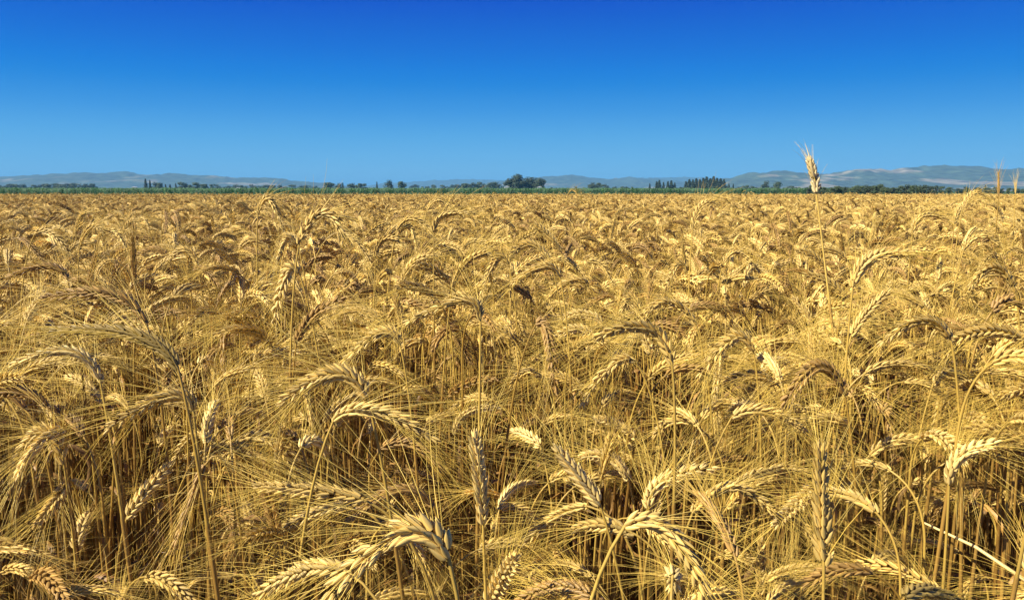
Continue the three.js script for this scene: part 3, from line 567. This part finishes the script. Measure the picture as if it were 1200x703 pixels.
function conifer(seed, wide, base) {
  const r = rng(seed), tr = new MB(), cr = new MB();
  tr.tube([V(0, -0.02, 0), V(0, 0.5, 0), V(0, 0.97, 0)], [0.022, 0.014, 0.002], 6, () => [1, 1, 1]);
  for (let k = 0; k < 46; k++) { const y = 0.10 + 0.86 * k / 46, w = wide * Math.pow(1 - y, 0.8) + 0.012, n = 5; for (let j = 0; j < n; j++) { const a = r() * 6.28, q = w * (0.55 + 0.55 * r()); leafCloud(cr, r, V(Math.cos(a) * q * 0.6, y - 0.02 * r(), Math.sin(a) * q * 0.6), V(q * 0.45 + 0.008, 0.022, q * 0.45 + 0.008), 7, 0.02, base); } }
  return [tr.geo(), cr.geo()];
}
const DARK = [0.036, 0.060, 0.032], MIDG = [0.065, 0.10, 0.042];
const TREES = {
  oak: [broadleaf(1, 0.62, DARK, 2.2), broadleaf(2, 0.56, DARK, 2.2)], round: [broadleaf(3, 0.36, MIDG), broadleaf(4, 0.34, DARK), broadleaf(5, 0.30, MIDG)],
  bush: [broadleaf(6, 0.62, MIDG), broadleaf(7, 0.7, DARK)], conifer: [conifer(8, 0.17, DARK), conifer(9, 0.2, DARK), conifer(10, 0.14, DARK)],
};
let treeNo = 0;
function tree(kind, px, topY, depth, label, group, wide = 1) {    // stands on the ground at that depth; px and topY give its bearing and height
  const d = ray(px, HORIZON), h = CAM.y + (HORIZON - topY) / FPX * depth, v = TREES[kind], [t, c] = v[treeNo++ % v.length];
  const o = new THREE.Group(); o.name = numbered(kind === 'conifer' ? 'conifer_tree' : kind === 'bush' ? 'hedge_bush' : 'broadleaf_tree');
  o.position.set(d.x * depth, 0, -depth); o.rotation.y = treeNo * 2.4; o.scale.set(h * wide, h, h * wide); scene.add(o);
  mesh('trunk', t, barkMat, o); mesh('crown', c, leafMat, o);
  tag(o, label, kind === 'bush' ? 'bush' : 'tree', group);
  return o;
}
tree('oak', 607, 204, 760, 'largest broad dark tree beyond the green strip, rounded crown above pale farm walls');
tree('oak', 598, 209, 765, 'shoulder tree leaning against the largest broad dark tree', null, 1.1);
tree('oak', 622, 207, 770, 'middle tree between two broad rounded crowns of the farm clump', null, 1.1);
tree('oak', 633, 208.5, 760, 'smaller rounded dark tree closing the farm clump, beside the low hedge');
tree('round', 457, 210.5, 820, 'rounded lone tree standing next to a small pointed conifer', null, 1.2);
tree('round', 472, 211, 830, 'second rounded lone tree, its crown just clear of its round neighbour', null, 1.2);
tree('conifer', 443, 212.5, 820, 'small pointed conifer beside a rounded lone tree');
tree('conifer', 174.5, 209, 800, 'taller of two slim dark conifers close together by the white sheds', null, 1.1);
tree('conifer', 179.5, 210.5, 800, 'shorter of two slim dark conifers close together by the white sheds', null, 1.1);
for (const [x, y] of [[802, 212], [806, 209.5], [810, 210], [814, 208.5], [818, 209.5], [822, 208], [826, 206.5], [830, 208.5], [834, 206], [838, 208], [842, 208.5], [846, 209.5]]) tree('conifer', x, y, 840 + (x * 7 % 30), 'tall dark conifer in the dense grove before the gap in the hills', 'dense conifer grove', 1.8);
for (const [x, y] of [[768, 212], [771, 210.5], [776, 213], [781, 212], [785, 211], [789, 213.5]]) tree('conifer', x, y, 850, 'conifer in the small ragged group beside the dense grove', 'small ragged conifer group', 1.6);
for (const [x, y] of [[760, 214.5], [852, 214.5], [857, 215], [1150, 216]]) tree('conifer', x, y, 850, 'single small conifer rising from the hedge line', 'lone small conifers', 1.2);
for (const [x, y] of [[895, 211.5], [908, 211.5]]) tree('round', x, y, 780, 'one of two rounded trees side by side above the hedge', 'pair of rounded trees', 1.2);
{
  const r = rng(555);
  const row = (x0, x1, step, y0, y1, kinds, depth, label, group, wide) => { for (let x = x0; x <= x1; x += step * (0.7 + 0.9 * r())) tree(kinds[Math.floor(r() * kinds.length)], x + (r() - 0.5) * step * 0.6, lerp(y0 - 0.6, y1 + 0.4, r()), depth + 60 * r(), label, group, (wide || 1) * (0.85 + 0.4 * r())); };
  row(-40, 122, 5.2, 214.5, 218, ['round', 'round', 'bush', 'round'], 1100, 'dark tree in the long row behind the green strip under the pale hillside', 'tree row under the pale hillside', 1.7);
  row(186, 246, 4.6, 213, 215.5, ['round', 'round', 'conifer'], 860, 'dark tree in the dense row next to the two slim conifers', 'dense row next to the slim conifers', 1.3);
  row(252, 376, 5.6, 215.5, 218.5, ['round', 'bush', 'round'], 1150, 'low dark tree in the row where the hillside runs out', 'row where the hillside runs out', 1.7);
  row(386, 434, 4.6, 212.8, 215, ['round', 'conifer', 'round'], 900, 'dark tree in the short row before the small pointed conifer', 'short row before the pointed conifer', 1.3);
  row(482, 540, 5.4, 215.5, 218, ['round', 'bush'], 1300, 'faint low tree in the distant row under the far blue hills', 'distant row under the blue hills', 1.3);
  row(546, 584, 3.9, 213, 214.5, ['round', 'round', 'conifer'], 1000, 'tree in the flat topped row leading to the farm clump', 'flat topped row by the farm clump', 1.3);
  row(645, 760, 6.5, 218.4, 220.2, ['bush', 'bush', 'round'], 900, 'low bush in the hedge between the farm clump and the conifers', 'hedge between farm and conifers', 1.2);
  row(690, 708, 4.4, 213.5, 215.5, ['round'], 900, 'tree in the small square group above the low hedge', 'small square tree group', 1.2);
  row(790, 945, 5.4, 217, 219.5, ['bush', 'round', 'bush'], 760, 'low bush in the hedge along the foot of the conifer grove', 'hedge at the foot of the grove', 1.2);
  row(944, 1104, 4.2, 216, 219.5, ['bush', 'round', 'bush'], 200, 'leafy shrub in the dark hedge where the wheat meets the trees', 'dark hedge beyond the wheat', 1.2);
  row(1012, 1030, 6, 214.5, 216, ['round'], 215, 'taller leafy crown rising out of the dark hedge beyond the wheat', 'taller crowns in the dark hedge', 1.2);
  row(1110, 1240, 5, 218.6, 221, ['bush', 'round', 'bush'], 240, 'small low tree in the broken hedge under the highest hills', 'broken hedge under the highest hills', 1.2);
}

// ------------------------------------------------------------------ farm buildings, pale specks among the trees
function box(x0, x1, y0, y1, z0, z1) { const g = new THREE.BoxGeometry(x1 - x0, y1 - y0, z1 - z0); g.translate((x0 + x1) / 2, (y0 + y1) / 2, (z0 + z1) / 2); return g; }
const whiteWall = std({ color: new THREE.Color(0.72, 0.71, 0.68), roughness: 0.8 }), tinRoof = std({ color: new THREE.Color(0.55, 0.57, 0.58), roughness: 0.5 }), darkDoor = std({ color: new THREE.Color(0.09, 0.08, 0.07) });
function barn(px, depth, w, h, len, name, label) {
  const d = ray(px, HORIZON), o = new THREE.Group(); o.name = numbered(name); o.position.set(d.x * depth, 0, -depth); scene.add(o);
  mesh('wall', box(-w / 2, w / 2, 0, h, -len, 0), whiteWall, o);
  const s = new THREE.Shape(); s.moveTo(-w / 2 - 0.4, h + 0.01); s.lineTo(w / 2 + 0.4, h + 0.01); s.lineTo(0, h + w * 0.22); s.closePath();
  const rg = new THREE.ExtrudeGeometry(s, { depth: len + 0.8, bevelEnabled: false }); rg.translate(0, 0, -len - 0.4); mesh('roof', rg, tinRoof, o);
  mesh('door', box(-w * 0.14, w * 0.14, 0, h * 0.7, 0.003, 0.08), darkDoor, o);
  tag(o, label, 'building'); return o;
}
barn(151, 820, 4, 2.6, 5, 'farm_shed', 'small white farm shed close to the two slim conifers');
barn(160, 800, 3.2, 4.4, 5, 'farm_shed', 'narrow white farm shed standing right beside the slim conifers');
barn(281, 860, 6.5, 3.2, 6, 'farm_shed', 'white shed with grey roof in the tree row where the hillside runs out');
barn(594, 735, 4.5, 4.6, 6, 'farm_house', 'white farmhouse half hidden under the largest broad dark tree');
barn(632, 735, 4, 4.2, 6, 'farm_house', 'white farmhouse at the foot of the smaller rounded tree');
barn(1163, 700, 3.2, 3.2, 5, 'farm_shed', 'pale shed in the broken hedge under the highest hills');

renderer.render(scene, camera);
